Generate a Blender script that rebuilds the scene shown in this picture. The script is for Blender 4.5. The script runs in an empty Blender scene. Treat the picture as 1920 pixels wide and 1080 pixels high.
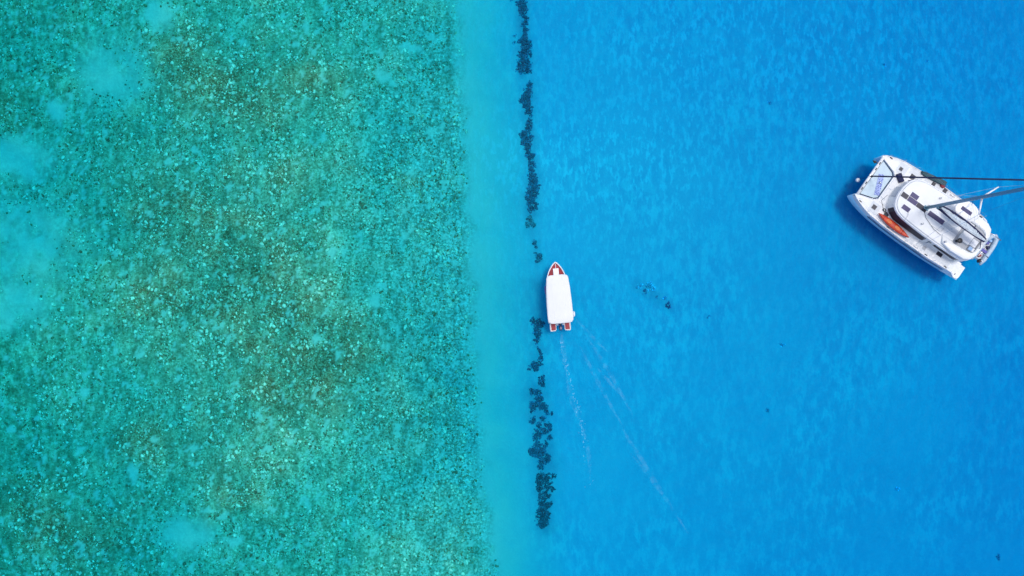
import bpy, bmesh, math, random
import numpy as np
from mathutils import Vector, Matrix
R = math.radians
S = bpy.context.scene
COL = S.collection
rng = np.random.default_rng(7)
random.seed(7)

# ---------------------------------------------------------------- camera, sky, sun, exposure
CAM_H = 61.5                       # drone height above the sea
FPX = 1280.0                       # focal length for a picture 1920 wide
cam_d = bpy.data.cameras.new('camera'); cam_d.sensor_width = 36.0; cam_d.lens = 36.0 * FPX / 1920.0
cam_d.clip_end = 1000.0; cam_d.clip_start = 0.5
cam = bpy.data.objects.new('camera', cam_d); cam.location = (0, 0, CAM_H); COL.objects.link(cam); S.camera = cam

SUN_EL, SUN_AZ = 76.0, 38.0        # azimuth measured from +x towards +y
w = bpy.data.worlds.new('World'); S.world = w; w.use_nodes = True
wn = w.node_tree; bg = wn.nodes['Background']
sky = wn.nodes.new('ShaderNodeTexSky'); sky.sky_type = 'NISHITA'; sky.sun_disc = False
sky.sun_elevation = R(SUN_EL); sky.sun_rotation = R(90 - SUN_AZ); sky.dust_density = 2.6; sky.ozone_density = 0.6
wn.links.new(sky.outputs[0], bg.inputs[0]); bg.inputs[1].default_value = 0.15
sd = bpy.data.lights.new('sun', 'SUN'); sd.energy = 1.15; sd.angle = R(13); sd.color = (1.0, 0.99, 0.965)
sun = bpy.data.objects.new('sun', sd); COL.objects.link(sun); sun.location = (20, 15, 80)
d = Vector((math.cos(R(SUN_AZ)) * math.cos(R(SUN_EL)), math.sin(R(SUN_AZ)) * math.cos(R(SUN_EL)), math.sin(R(SUN_EL))))
sun.rotation_euler = d.to_track_quat('Z', 'Y').to_euler()
S.view_settings.view_transform = 'Standard'; S.view_settings.look = 'None'
S.view_settings.exposure = 0.36; S.view_settings.gamma = 1.0; S.view_settings.use_curve_mapping = False
S.render.engine = 'CYCLES'
S.cycles.max_bounces = 8; S.cycles.diffuse_bounces = 3; S.cycles.transparent_max_bounces = 16
S.cycles.use_denoising = True

def W(px, py, z=0.0):
    """point at height z that the photograph shows at px, py"""
    k = (CAM_H - z) / FPX
    return (px - 960) * k, -(py - 540) * k

# ---------------------------------------------------------------- materials
def new_mat(name):
    m = bpy.data.materials.new(name); m.use_nodes = True
    return m, m.node_tree, m.node_tree.nodes['Principled BSDF']

def node(nt, typ, **kw):
    n = nt.nodes.new(typ)
    for k, v in kw.items(): setattr(n, k, v)
    return n

def paint(name, col, rough=0.45, metal=0.0, var=0.06, scale=3.0, bump=0.0, bscale=40.0, coat=0.0):
    m, nt, b = new_mat(name)
    tc = node(nt, 'ShaderNodeTexCoord')
    nz = node(nt, 'ShaderNodeTexNoise'); nz.inputs['Scale'].default_value = scale; nz.inputs['Detail'].default_value = 6
    nt.links.new(tc.outputs['Object'], nz.inputs['Vector'])
    rp = node(nt, 'ShaderNodeValToRGB')
    c = np.array(col)
    rp.color_ramp.elements[0].position = 0.3; rp.color_ramp.elements[1].position = 0.7
    rp.color_ramp.elements[0].color = (*np.clip(c * (1 - var), 0, 1), 1); rp.color_ramp.elements[1].color = (*np.clip(c * (1 + var * .6), 0, 1), 1)
    nt.links.new(nz.outputs['Fac'], rp.inputs[0]); nt.links.new(rp.outputs[0], b.inputs['Base Color'])
    b.inputs['Roughness'].default_value = rough; b.inputs['Metallic'].default_value = metal
    b.inputs['Coat Weight'].default_value = coat
    if bump:
        n2 = node(nt, 'ShaderNodeTexNoise'); n2.inputs['Scale'].default_value = bscale; n2.inputs['Detail'].default_value = 4
        nt.links.new(tc.outputs['Object'], n2.inputs['Vector'])
        bp = node(nt, 'ShaderNodeBump'); bp.inputs['Strength'].default_value = bump; bp.inputs['Distance'].default_value = 0.02
        nt.links.new(n2.outputs['Fac'], bp.inputs['Height']); nt.links.new(bp.outputs[0], b.inputs['Normal'])
    return m

M = {
    'gel': paint('white_gelcoat', (.80, .81, .81), .35, var=.05, scale=1.3, coat=.2),
    'hull_bounce': paint('topsides_with_water_bounce', (.52, .86, 1.0), .35, var=.04, scale=1.3, coat=.2),  # white hull tinted azure; bounce light from the water put into the colour
    'deck': paint('white_nonslip_deck', (.78, .79, .79), .6, var=.05, scale=2.0, bump=.2, bscale=120),
    'nonslip': paint('grey_white_nonslip', (.66, .69, .71), .75, var=.07, scale=4, bump=.2, bscale=120),
    'cush': paint('white_cushion', (.74, .75, .76), .8, var=.06, scale=4, bump=.3, bscale=15),
    'grey': paint('grey_deck_mat', (.36, .38, .41), .7, var=.08, scale=6),
    'lgrey': paint('pale_grey_panel', (.50, .53, .57), .6, var=.05, scale=5),
    'navy': paint('navy_canvas', (.012, .016, .07), .75, var=.3, scale=5, bump=.3, bscale=30),
    'stripe': paint('navy_stripe', (.012, .03, .13), .3, var=.1, scale=3),
    'glass': paint('dark_tinted_glass', (.014, .016, .035), .4, var=.2, scale=3),
    'solar': paint('violet_solar_panel', (.05, .045, .13), .25, var=.15, scale=3),
    'metal': paint('anodised_mast', (.19, .35, .43), .45, .35, var=.08, scale=2),
    'steel': paint('stainless_steel', (.55, .57, .6), .3, .9, var=.06, scale=8),
    'black': paint('black_plastic', (.015, .015, .02), .5, var=.3, scale=6),
    'orange': paint('orange_red_plastic', (.58, .06, .022), .4, var=.3, scale=2.2),
    'orange2': paint('orange_plastic', (.72, .17, .03), .5, var=.2, scale=4),
    'teal': paint('dark_teal_canvas', (.02, .075, .095), .7, var=.4, scale=5, bump=.3),
    'sail': paint('pale_sailcloth', (.52, .60, .66), .75, var=.2, scale=4, bump=.5, bscale=9),
    'net': paint('pale_trampoline_mesh', (.52, .64, .70), .8, var=.08, scale=3),
    'rope': paint('dark_rope', (.04, .05, .06), .9, var=.3, scale=9),
    'tube': paint('pale_blue_inflatable', (.42, .54, .64), .5, var=.1, scale=3),
    'redd': paint('dark_red_deck_paint', (.31, .012, .026), .55, var=.22, scale=3.5, bump=.2, bscale=60),
    'canopy': paint('white_canopy_fibreglass', (.69, .695, .70), .5, var=.04, scale=1.2, bump=.15, bscale=3),
    'motor': paint('dark_blue_motor_cowl', (.025, .04, .10), .35, var=.2, scale=5),
    'motor2': paint('grey_motor_top', (.17, .18, .25), .45, var=.2, scale=8),
    'violet': paint('violet_blue_fender', (.10, .09, .36), .6, var=.2, scale=5),
    'redb': paint('faded_red_cloth', (.30, .05, .06), .8, var=.3, scale=9),
    'towel': paint('pale_blue_towel', (.30, .46, .68), .9, var=.35, scale=9),
    'gelcap': paint('white_buoy', (.85, .85, .85), .5, var=.05),
}

def mat_print():
    """blue and white printed sun mat: rows of small marks"""
    m, nt, b = new_mat('printed_blue_mat')
    tc = node(nt, 'ShaderNodeTexCoord')
    v = node(nt, 'ShaderNodeTexVoronoi'); v.inputs['Scale'].default_value = 7.5; v.inputs['Randomness'].default_value = .75
    nt.links.new(tc.outputs['Object'], v.inputs['Vector'])
    r = node(nt, 'ShaderNodeValToRGB'); e = r.color_ramp.elements
    e[0].position = .25; e[0].color = (.10, .13, .42, 1); e[1].position = .5; e[1].color = (.38, .46, .72, 1)
    nt.links.new(v.outputs['Distance'], r.inputs[0]); nt.links.new(r.outputs[0], b.inputs['Base Color']); b.inputs['Roughness'].default_value = .9
    return m
M['print'] = mat_print()

# ---------------------------------------------------------------- mesh helpers
def mesh_obj(name, verts, faces, mat, parent=None, smooth=False):
    me = bpy.data.meshes.new(name); me.from_pydata([tuple(v) for v in verts], [], [tuple(f) for f in faces]); me.update()
    bm = bmesh.new(); bm.from_mesh(me); bmesh.ops.recalc_face_normals(bm, faces=bm.faces[:]); bm.to_mesh(me); bm.free()
    if smooth: me.polygons.foreach_set('use_smooth', [True] * len(me.polygons))
    me.materials.append(M[mat] if isinstance(mat, str) else mat)
    o = bpy.data.objects.new(name, me); COL.objects.link(o)
    if parent: o.parent = parent
    return o

class MB:
    def __init__(self): self.v = []; self.f = []
    def add(self, v, f):
        k = len(self.v); self.v += [tuple(p) for p in v]; self.f += [tuple(i + k for i in q) for q in f]; return self
    def prism(self, out, z0, z1, bev=0.0):
        """outline (x,y) list extruded z0..z1 with a chamfered upper edge; z1 may be a function"""
        n = len(out); zt = z1 if callable(z1) else (lambda x, y: z1)
        rings = [[(x, y, z0) for x, y in out]]
        if bev:
            rings.append([(x, y, zt(x, y) - bev) for x, y in out])
            ins = inset(out, bev * .35); rings.append([(x, y, zt(x, y) - bev * .3) for x, y in ins])
            ins = inset(out, bev); rings.append([(x, y, zt(x, y)) for x, y in ins])
        else: rings.append([(x, y, zt(x, y)) for x, y in out])
        v = [p for r in rings for p in r]; f = []
        for k in range(len(rings) - 1):
            for i in range(n): j = (i + 1) % n; f.append((k * n + i, k * n + j, (k + 1) * n + j, (k + 1) * n + i))
        f.append(tuple(range(n))[::-1]); f.append(tuple(range((len(rings) - 1) * n, len(rings) * n)))
        return self.add(v, f)
    def box(self, x0, x1, y0, y1, z0, z1, bev=0.0): return self.prism([(x0, y0), (x1, y0), (x1, y1), (x0, y1)], z0, z1, bev)
    def tube(self, path, r, n=8, caps=True):
        P = [Vector(p) for p in path]; rr = r if hasattr(r, '__len__') else [r] * len(P); v = []; f = []; up = None
        for i, p in enumerate(P):
            t = (P[min(i + 1, len(P) - 1)] - P[max(i - 1, 0)]).normalized()
            a = Vector((0, 0, 1)) if abs(t.z) < .9 else Vector((1, 0, 0))
            if up is None or abs(up.dot(t)) > .95: up = a
            s = t.cross(up).normalized(); u = s.cross(t).normalized(); up = u
            for k in range(n):
                c = 2 * math.pi * k / n; v.append(p + (s * math.cos(c) + u * math.sin(c)) * rr[i])
        for i in range(len(P) - 1):
            for k in range(n): j = (k + 1) % n; f.append((i * n + k, i * n + j, (i + 1) * n + j, (i + 1) * n + k))
        if caps: f.append(tuple(range(n))[::-1]); f.append(tuple(range((len(P) - 1) * n, len(P) * n)))
        return self.add(v, f)
    def loft(self, secs, close=True, cap0=True, cap1=True):
        n = len(secs[0]); v = [p for s in secs for p in s]; f = []
        for i in range(len(secs) - 1):
            for k in range(n if close else n - 1): j = (k + 1) % n; f.append((i * n + k, i * n + j, (i + 1) * n + j, (i + 1) * n + k))
        if cap0: f.append(tuple(range(n))[::-1])
        if cap1: f.append(tuple(range((len(secs) - 1) * n, len(secs) * n)))
        return self.add(v, f)
    def build(self, name, mat, parent=None, smooth=False): return mesh_obj(name, self.v, self.f, mat, parent, smooth)

def inset(out, d):
    n = len(out); A = sum(out[i][0] * out[(i + 1) % n][1] - out[(i + 1) % n][0] * out[i][1] for i in range(n)); sg = 1 if A > 0 else -1
    res = []
    for i in range(n):
        p, q, r = Vector(out[i - 1]), Vector(out[i]), Vector(out[(i + 1) % n])
        a = (q - p).normalized(); b = (r - q).normalized()
        n1 = Vector((-a.y, a.x)) * sg; n2 = Vector((-b.y, b.x)) * sg; m = n1 + n2
        if m.length < 1e-5: m = n1
        m.normalize(); k = max(.45, m.dot(n1)); res.append(tuple(q + m * d / k))
    return res

def smooth_poly(out, it=2):
    for _ in range(it):
        n = len(out); r = []
        for i in range(n):
            p, q = out[i], out[(i + 1) % n]
            r += [(p[0] * .75 + q[0] * .25, p[1] * .75 + q[1] * .25), (p[0] * .25 + q[0] * .75, p[1] * .25 + q[1] * .75)]
        out = r
    return out

def mirror(out): return out + [(x, -y) for x, y in out[::-1]]
def tag(o, label=None, cat=None, group=None, kind=None):
    for k, v in (('label', label), ('category', cat), ('group', group), ('kind', kind)):
        if v: o[k] = v
    return o
def empty(name, loc, yaw=0.0):
    e = bpy.data.objects.new(name, None); e.location = loc; e.rotation_euler = (0, 0, yaw); e.empty_display_size = .3; COL.objects.link(e); return e
def interp(x, pts): return float(np.interp(x, [p[0] for p in pts], [p[1] for p in pts]))

# ---------------------------------------------------------------- noise in numpy
def vnoise(x, y, seed):
    g = np.random.default_rng(seed).random((257, 257))
    xi = np.floor(x).astype(int); yi = np.floor(y).astype(int); fx = x - xi; fy = y - yi
    fx = fx * fx * (3 - 2 * fx); fy = fy * fy * (3 - 2 * fy); xi %= 256; yi %= 256
    return (g[xi, yi] * (1 - fx) + g[xi + 1, yi] * fx) * (1 - fy) + (g[xi, yi + 1] * (1 - fx) + g[xi + 1, yi + 1] * fx) * fy
def fbm(x, y, s, seed, oct=4):
    t = 0; a = .5
    for k in range(oct):
        c, d_ = math.cos(seed + 1.3 * k), math.sin(seed + 1.3 * k)
        t = t + a * vnoise((x * c - y * d_) * s + 31.7 * k + seed * .37, (x * d_ + y * c) * s + 17.3 * k + seed * .61, seed + k); s *= 2.1; a *= .5
    return t / (1 - .5 ** oct)

# ---------------------------------------------------------------- seabed
KD = (CAM_H + 1.1) / FPX                                            # metres a photograph pixel spans on the seabed
def to_px(x, y): return x / KD + 960, -y / KD + 540
EDGE = ([-400, 0, 150, 300, 450, 560, 650, 760, 880, 960, 1080, 1500], [862, 868, 876, 884, 889, 894, 899, 906, 913, 922, 934, 960])
HOLES = [(263, 665, 11, 8), (720, 145, 22, 16), (545, 817, 16, 10), (355, 1005, 55, 34), (25, 300, 85, 42), (40, 455, 110, 85), (25, 570, 80, 50), (485, 780, 9, 8), (300, 30, 30, 40),
         (600, 640, 12, 9), (700, 560, 14, 18), (800, 250, 16, 10), (625, 470, 14, 12), (590, 735, 8, 6), (215, 140, 70, 60), (775, 95, 26, 12), (110, 210, 30, 30), (440, 1010, 24, 16), (160, 730, 14, 12), (250, 890, 12, 20), (680, 1000, 20, 14), (40, 810, 12, 8)]
DARK = [(450, 175, 130, 75, 1.0), (600, 150, 60, 40, .6), (350, 90, 60, 50, .5), (540, 740, 130, 60, .6), (260, 830, 50, 40, .8), (560, 620, 60, 60, .6), (640, 660, 90, 50, .5), (480, 520, 80, 80, .5), (470, 600, 60, 50, .5),
        (420, 560, 190, 200, .55), (620, 650, 160, 110, .45), (330, 380, 130, 130, .4), (480, 420, 120, 120, .35), (60, 930, 70, 60, .8), (110, 1010, 90, 60, .8), (400, 840, 120, 80, .5), (330, 130, 60, 60, .6), (450, 930, 70, 50, .5), (300, 400, 80, 60, .4), (560, 320, 60, 40, .5), (760, 340, 30, 20, .7), (740, 800, 60, 60, .4), (210, 1000, 70, 50, .5), (290, 560, 80, 60, .5), (20, 200, 40, 50, .4)]
def edge_s(px, py): return px - np.interp(py, *EDGE)
def blobs(px, py, L_, amp=False):
    t = np.zeros_like(px)
    for b in L_:
        g = np.exp(-(((px - b[0]) / b[2]) ** 2 + ((py - b[1]) / b[3]) ** 2) * (1.0 if amp else 1.0)); t = np.maximum(t, g * (b[4] if amp else 1.0)) if not amp else t + g * b[4]
    return np.clip(t, 0, 1)
def hole_field(x, y, px, py):
    qx = px + 34 * (fbm(x, y, .55, 300) - .5) + 22 * (fbm(x, y, 1.6, 310) - .5); qy = py + 34 * (fbm(x, y, .55, 320) - .5) + 22 * (fbm(x, y, 1.6, 330) - .5)
    named = np.maximum(np.clip(2.2 * blobs(qx, qy, [h for h in HOLES if h[2] < 35]) - .8, 0, 1), .95 * np.clip(1.4 * blobs(qx, qy, [h for h in HOLES if h[2] >= 35]) - .1, 0, 1) * np.clip(.55 + 1.6 * (fbm(x, y, .9, 350) - .25), 0, 1))
    return np.maximum(named, np.clip((fbm(x, y * .85, 2.3, 340, 3) - .665) * 15, 0, .9))
def seabed_z(x, y):
    px, py = to_px(x, y); s = edge_s(px, py) + 26 * (fbm(x, y, .25, 50) - .5) + 30 * (fbm(x, y, .9, 52, 3) - .5)
    base = np.interp(s, [-900, -400, -60, 0, 25, 46, 76, 130, 230, 320, 560, 900, 1400], [-.90, -.72, -.82, -.90, -.96, -1.05, -1.15, -1.26, -1.36, -1.40, -1.48, -1.59, -1.64])
    reef = np.clip(-s / 40, 0, 1)
    z = base + (fbm(x, y, .07, 61, 3) - .5) * (.34 * reef + .22) + reef * ((fbm(x, y, .5, 62, 4) - .5) * .30)
    z += (1 - reef) * (fbm(x, y * .55, .55, 63, 3) - .5) * .07 + .22 * reef * np.clip(blobs(px, py, DARK, True), 0, .9)
    z -= .10 * blobs(px, py, [(1750, 120, 330, 160, .6), (1800, 900, 300, 200, .4), (1500, 60, 200, 90, .4)], True) * (1 - reef)
    z += .12 * blobs(px, py, [(1170, 350, 240, 170, 1.0), (1380, 560, 280, 200, .6), (1250, 800, 250, 150, .4)], True) * (1 - reef)
    return z

def axis(lo, hi, step, far):
    a = np.arange(lo, hi + step / 2, step); return np.concatenate([[-far, -far * .6, lo - 20], a, [hi + 20, far * .6, far]])
gx = axis(-56, 56, .22, 220.); gy = axis(-34, 34, .22, 220.)
GX, GY = np.meshgrid(gx, gy, indexing='ij'); GZ = seabed_z(GX, GY)
def grid_mesh(name, X, Y, Z):
    nx, ny = X.shape; me = bpy.data.meshes.new(name); me.vertices.add(nx * ny)
    me.vertices.foreach_set('co', np.stack([X, Y, Z], -1).astype(np.float32).ravel())
    i = np.arange(nx - 1)[:, None] * ny + np.arange(ny - 1)[None]; q = np.stack([i, i + ny, i + ny + 1, i + 1], -1).reshape(-1, 4)
    me.loops.add(q.size); me.loops.foreach_set('vertex_index', q.ravel().astype(np.int32)); me.polygons.add(len(q))
    me.polygons.foreach_set('loop_start', (np.arange(len(q)) * 4).astype(np.int32)); me.polygons.foreach_set('use_smooth', np.ones(len(q), bool))
    me.update(calc_edges=True); return me
me = grid_mesh('seabed', GX, GY, GZ)
PX, PY = to_px(GX, GY); s_ = edge_s(PX, PY) + 34 * (fbm(GX, GY, .7, 90) - .5)
holes_g = hole_field(GX, GY, PX, PY)
reef_a = np.clip((6 - s_) / 34, 0, 1) * (1 - .8 * holes_g); dark_a = blobs(PX, PY, DARK, True)
shallow_a = np.clip((150 - s_) / 135, 0, 1); inner_a = np.clip(-s_ / 60, 0, 1)
ripple_light_a = np.clip(blobs(PX, PY, [(1600, 120, 420, 190, 1.0), (1120, 290, 170, 80, 1.0), (1250, 60, 260, 90, .6), (1180, 400, 260, 140, .4), (1180, 640, 200, 140, .5), (1700, 650, 250, 200, .3)], True), 0, 1)  # zones where wave light is painted on the sand
green_a = np.clip((430 - PX) / 420, 0, 1) * .75 + .35 * blobs(PX, PY, [(620, 60, 380, 160, 1.0), (450, 1040, 420, 120, .9)], True)
for nm, arr in (('reef', reef_a), ('dark', dark_a), ('green', np.clip(green_a, 0, 1)), ('shallow', shallow_a), ('inner', inner_a), ('inner2', np.clip((-s_ - 20) / 260, 0, 1)), ('ripple_light', ripple_light_a)):
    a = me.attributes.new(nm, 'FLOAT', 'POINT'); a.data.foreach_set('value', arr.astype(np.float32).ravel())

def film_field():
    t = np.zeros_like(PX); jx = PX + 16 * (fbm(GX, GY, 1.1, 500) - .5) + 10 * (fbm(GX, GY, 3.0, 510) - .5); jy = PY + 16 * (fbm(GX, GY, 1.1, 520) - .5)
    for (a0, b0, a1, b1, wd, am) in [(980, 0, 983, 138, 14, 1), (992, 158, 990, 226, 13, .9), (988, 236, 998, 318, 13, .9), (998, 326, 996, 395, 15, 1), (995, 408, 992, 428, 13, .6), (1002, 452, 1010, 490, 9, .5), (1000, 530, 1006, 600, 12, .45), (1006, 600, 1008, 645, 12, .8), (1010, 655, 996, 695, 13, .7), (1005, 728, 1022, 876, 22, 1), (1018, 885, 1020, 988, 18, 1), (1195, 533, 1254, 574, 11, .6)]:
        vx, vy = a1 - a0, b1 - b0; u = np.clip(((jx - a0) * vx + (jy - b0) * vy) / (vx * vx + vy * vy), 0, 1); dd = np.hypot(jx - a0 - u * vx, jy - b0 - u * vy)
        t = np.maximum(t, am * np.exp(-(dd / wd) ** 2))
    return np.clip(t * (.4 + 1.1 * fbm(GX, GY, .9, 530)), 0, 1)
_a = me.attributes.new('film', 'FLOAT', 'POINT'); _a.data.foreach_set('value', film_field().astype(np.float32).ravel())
def seabed_mat():
    m, nt, b = new_mat('sand_and_reef_floor'); L = nt.links.new
    g = node(nt, 'ShaderNodeNewGeometry'); pos = g.outputs['Position']
    def at(n): a = node(nt, 'ShaderNodeAttribute'); a.attribute_name = n; return a.outputs['Fac']
    def noise(s, det=5, rough=.6, vec=None):
        n = node(nt, 'ShaderNodeTexNoise'); n.inputs['Scale'].default_value = s; n.inputs['Detail'].default_value = det; n.inputs['Roughness'].default_value = rough
        L(vec if vec else pos, n.inputs['Vector']); return n.outputs['Fac']
    def ramp(fac, stops):
        r = node(nt, 'ShaderNodeValToRGB'); e = r.color_ramp.elements
        while len(e) < len(stops): e.new(.5)
        for k, (p, c) in enumerate(stops): e[k].position = p; e[k].color = (*c, 1) if len(c) == 3 else c
        L(fac, r.inputs[0]); return r.outputs[0]
    def mix(f, a, c, typ='MIX'):
        x = node(nt, 'ShaderNodeMix', data_type='RGBA', blend_type=typ)
        if isinstance(f, float): x.inputs[0].default_value = f
        else: L(f, x.inputs[0])
        for k, q in ((6, a), (7, c)):
            if isinstance(q, tuple): x.inputs[k].default_value = (*q, 1)
            else: L(q, x.inputs[k])
        return x.outputs[2]
    def math_(op, a, c):
        x = node(nt, 'ShaderNodeMath', operation=op)
        for k, q in ((0, a), (1, c)):
            if isinstance(q, float): x.inputs[k].default_value = q
            else: L(q, x.inputs[k])
        x.use_clamp = True; return x.outputs[0]
    mp = node(nt, 'ShaderNodeMapping'); mp.inputs['Scale'].default_value = (1, .45, 1); mp.inputs['Rotation'].default_value = (0, 0, .2); L(pos, mp.inputs['Vector'])
    # clean sand; light through the waves painted in as soft mottling
    ripple_mott = ramp(noise(1.7, 5, .6, mp.outputs[0]), [(.36, (.47, .60, .60)), (.50, (.53, .67, .64)), (.60, (.64, .80, .70))])
    sand = mix(math_('MULTIPLY', ramp(noise(.09, 3, .6), [(.40, (.15, .15, .15)), (.60, (1, 1, 1))]), math_('SUBTRACT', 1.0, at('shallow'))), (.53, .67, .64), ripple_mott)
    sand = mix(ramp(noise(.22, 3, .5), [(.4, (0, 0, 0)), (.65, (1, 1, 1))]), sand, mix(1.0, sand, (.9, .95, .97), 'MULTIPLY'))
    sand = mix(at('shallow'), sand, mix(1.0, sand, (1.08, 1.04, .80), 'MULTIPLY'))
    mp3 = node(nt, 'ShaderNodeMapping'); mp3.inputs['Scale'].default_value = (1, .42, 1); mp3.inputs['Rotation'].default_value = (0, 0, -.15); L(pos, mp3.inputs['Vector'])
    light_dab = ramp(noise(2.4, 5, .62, mp3.outputs[0]), [(.50, (0, 0, 0)), (.61, (1, 1, 1))])  # bright dabs of wave light painted into the sand colour
    sand = mix(math_('MULTIPLY', math_('MULTIPLY', light_dab, .9), at('ripple_light')), sand, (.74, .90, .78))
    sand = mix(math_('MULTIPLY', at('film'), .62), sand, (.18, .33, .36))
    sand = mix(at('inner'), sand, (.74, .80, .53))
    # reef floor: pale rubble sand, algal turf, brown patches
    rub = ramp(noise(4.2, 8, .78), [(.41, (.20, .26, .13)), (.5, (.44, .55, .29)), (.59, (.84, .92, .56))])
    turf = ramp(noise(2.0, 8, .70), [(.39, (.11, .25, .105)), (.5, (.23, .43, .20)), (.61, (.50, .74, .42))])
    brown = ramp(noise(4.8, 8, .78), [(.41, (.15, .10, .04)), (.51, (.34, .25, .105)), (.60, (.66, .66, .37))])
    big = noise(.35, 4, .6)
    gfac = math_('ADD', math_('MULTIPLY', at('green'), 1.0), math_('MULTIPLY', math_('SUBTRACT', big, .45), 1.2))
    rub = mix(math_('SUBTRACT', 1.0, at('inner2')), rub, mix(1.0, rub, (.8, 1.0, 1.28), 'MULTIPLY'))
    rf = mix(gfac, rub, turf)
    dk = math_('MULTIPLY', at('dark'), ramp(noise(.8, 5, .65), [(.35, (.3, .3, .3)), (.58, (1, 1, 1))]))
    rf = mix(dk, rf, brown)
    mp2 = node(nt, 'ShaderNodeMapping'); mp2.inputs['Scale'].default_value = (1.0, .3, 1); L(pos, mp2.inputs['Vector'])
    rows = ramp(noise(1.3, 3, .55, mp2.outputs[0]), [(.40, (.72, .75, .72)), (.58, (1.1, 1.08, 1.06))])
    rf = mix(1.0, rf, rows, 'MULTIPLY')
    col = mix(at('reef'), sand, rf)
    L(col, b.inputs['Base Color']); b.inputs['Roughness'].default_value = .95; b.inputs['Specular IOR Level'].default_value = .05
    bp = node(nt, 'ShaderNodeBump'); bp.inputs['Strength'].default_value = .55; bp.inputs['Distance'].default_value = .12
    L(noise(3.0, 6, .65), bp.inputs['Height']); L(bp.outputs[0], b.inputs['Normal'])
    return m
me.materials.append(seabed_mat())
seabed = bpy.data.objects.new('seabed', me); COL.objects.link(seabed); seabed['kind'] = 'structure'

# ---------------------------------------------------------------- sea: a closed body of clear water with a rippled surface
def sea_mat():
    m = bpy.data.materials.new('clear_sea_water'); m.use_nodes = True; nt = m.node_tree; nt.nodes.clear(); L = nt.links.new
    out = node(nt, 'ShaderNodeOutputMaterial')
    tr = node(nt, 'ShaderNodeBsdfTransparent'); gl = node(nt, 'ShaderNodeBsdfGlossy'); gl.inputs['Roughness'].default_value = .45
    fr = node(nt, 'ShaderNodeFresnel'); fr.inputs['IOR'].default_value = 1.08
    g = node(nt, 'ShaderNodeNewGeometry')
    one = node(nt, 'ShaderNodeMath', operation='SUBTRACT'); one.inputs[0].default_value = 1.0; L(g.outputs['Backfacing'], one.inputs[1])
    f2 = node(nt, 'ShaderNodeMath', operation='MULTIPLY'); L(fr.outputs[0], f2.inputs[0]); L(one.outputs[0], f2.inputs[1])
    mp = node(nt, 'ShaderNodeMapping'); mp.inputs['Scale'].default_value = (1.0, .55, 1); mp.inputs['Rotation'].default_value = (0, 0, -.25); L(g.outputs['Position'], mp.inputs['Vector'])
    n1 = node(nt, 'ShaderNodeTexNoise'); n1.inputs['Scale'].default_value = 1.6; n1.inputs['Detail'].default_value = 3; L(mp.outputs[0], n1.inputs['Vector'])
    bp = node(nt, 'ShaderNodeBump'); bp.inputs['Strength'].default_value = .6; bp.inputs['Distance'].default_value = .22; L(n1.outputs['Fac'], bp.inputs['Height'])
    L(bp.outputs[0], gl.inputs['Normal'])
    mx = node(nt, 'ShaderNodeMixShader'); L(f2.outputs[0], mx.inputs[0]); L(tr.outputs[0], mx.inputs[1]); L(gl.outputs[0], mx.inputs[2]); L(mx.outputs[0], out.inputs['Surface'])
    va = node(nt, 'ShaderNodeVolumeAbsorption'); va.inputs['Density'].default_value = 2.1; va.inputs['Color'].default_value = (0.0, .856, .965, 1); L(va.outputs[0], out.inputs['Volume'])
    return m
wx = axis(-56, 56, .5, 215.); wy = axis(-34, 34, .5, 215.)
WX, WY = np.meshgrid(wx, wy, indexing='ij')
WZ = (fbm(WX, WY * .6, .5, 200, 3) - .5) * .09 * np.clip(1 - np.maximum(np.abs(WX) - 50, 0) / 10, 0, 1)
wm = grid_mesh('sea', WX, WY, WZ)
bm = bmesh.new(); bm.from_mesh(wm)
ext = bmesh.ops.extrude_edge_only(bm, edges=[e for e in bm.edges if e.is_boundary])
nv = [v for v in ext['geom'] if isinstance(v, bmesh.types.BMVert)]
for v in nv: v.co.z = -4.0
bmesh.ops.contextual_create(bm, geom=[e for e in bm.edges if e.is_boundary])
bmesh.ops.recalc_face_normals(bm, faces=bm.faces[:]); bm.to_mesh(wm); bm.free()
wm.materials.append(sea_mat())
sea = bpy.data.objects.new('sea', wm); COL.objects.link(sea); sea['kind'] = 'structure'

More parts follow.
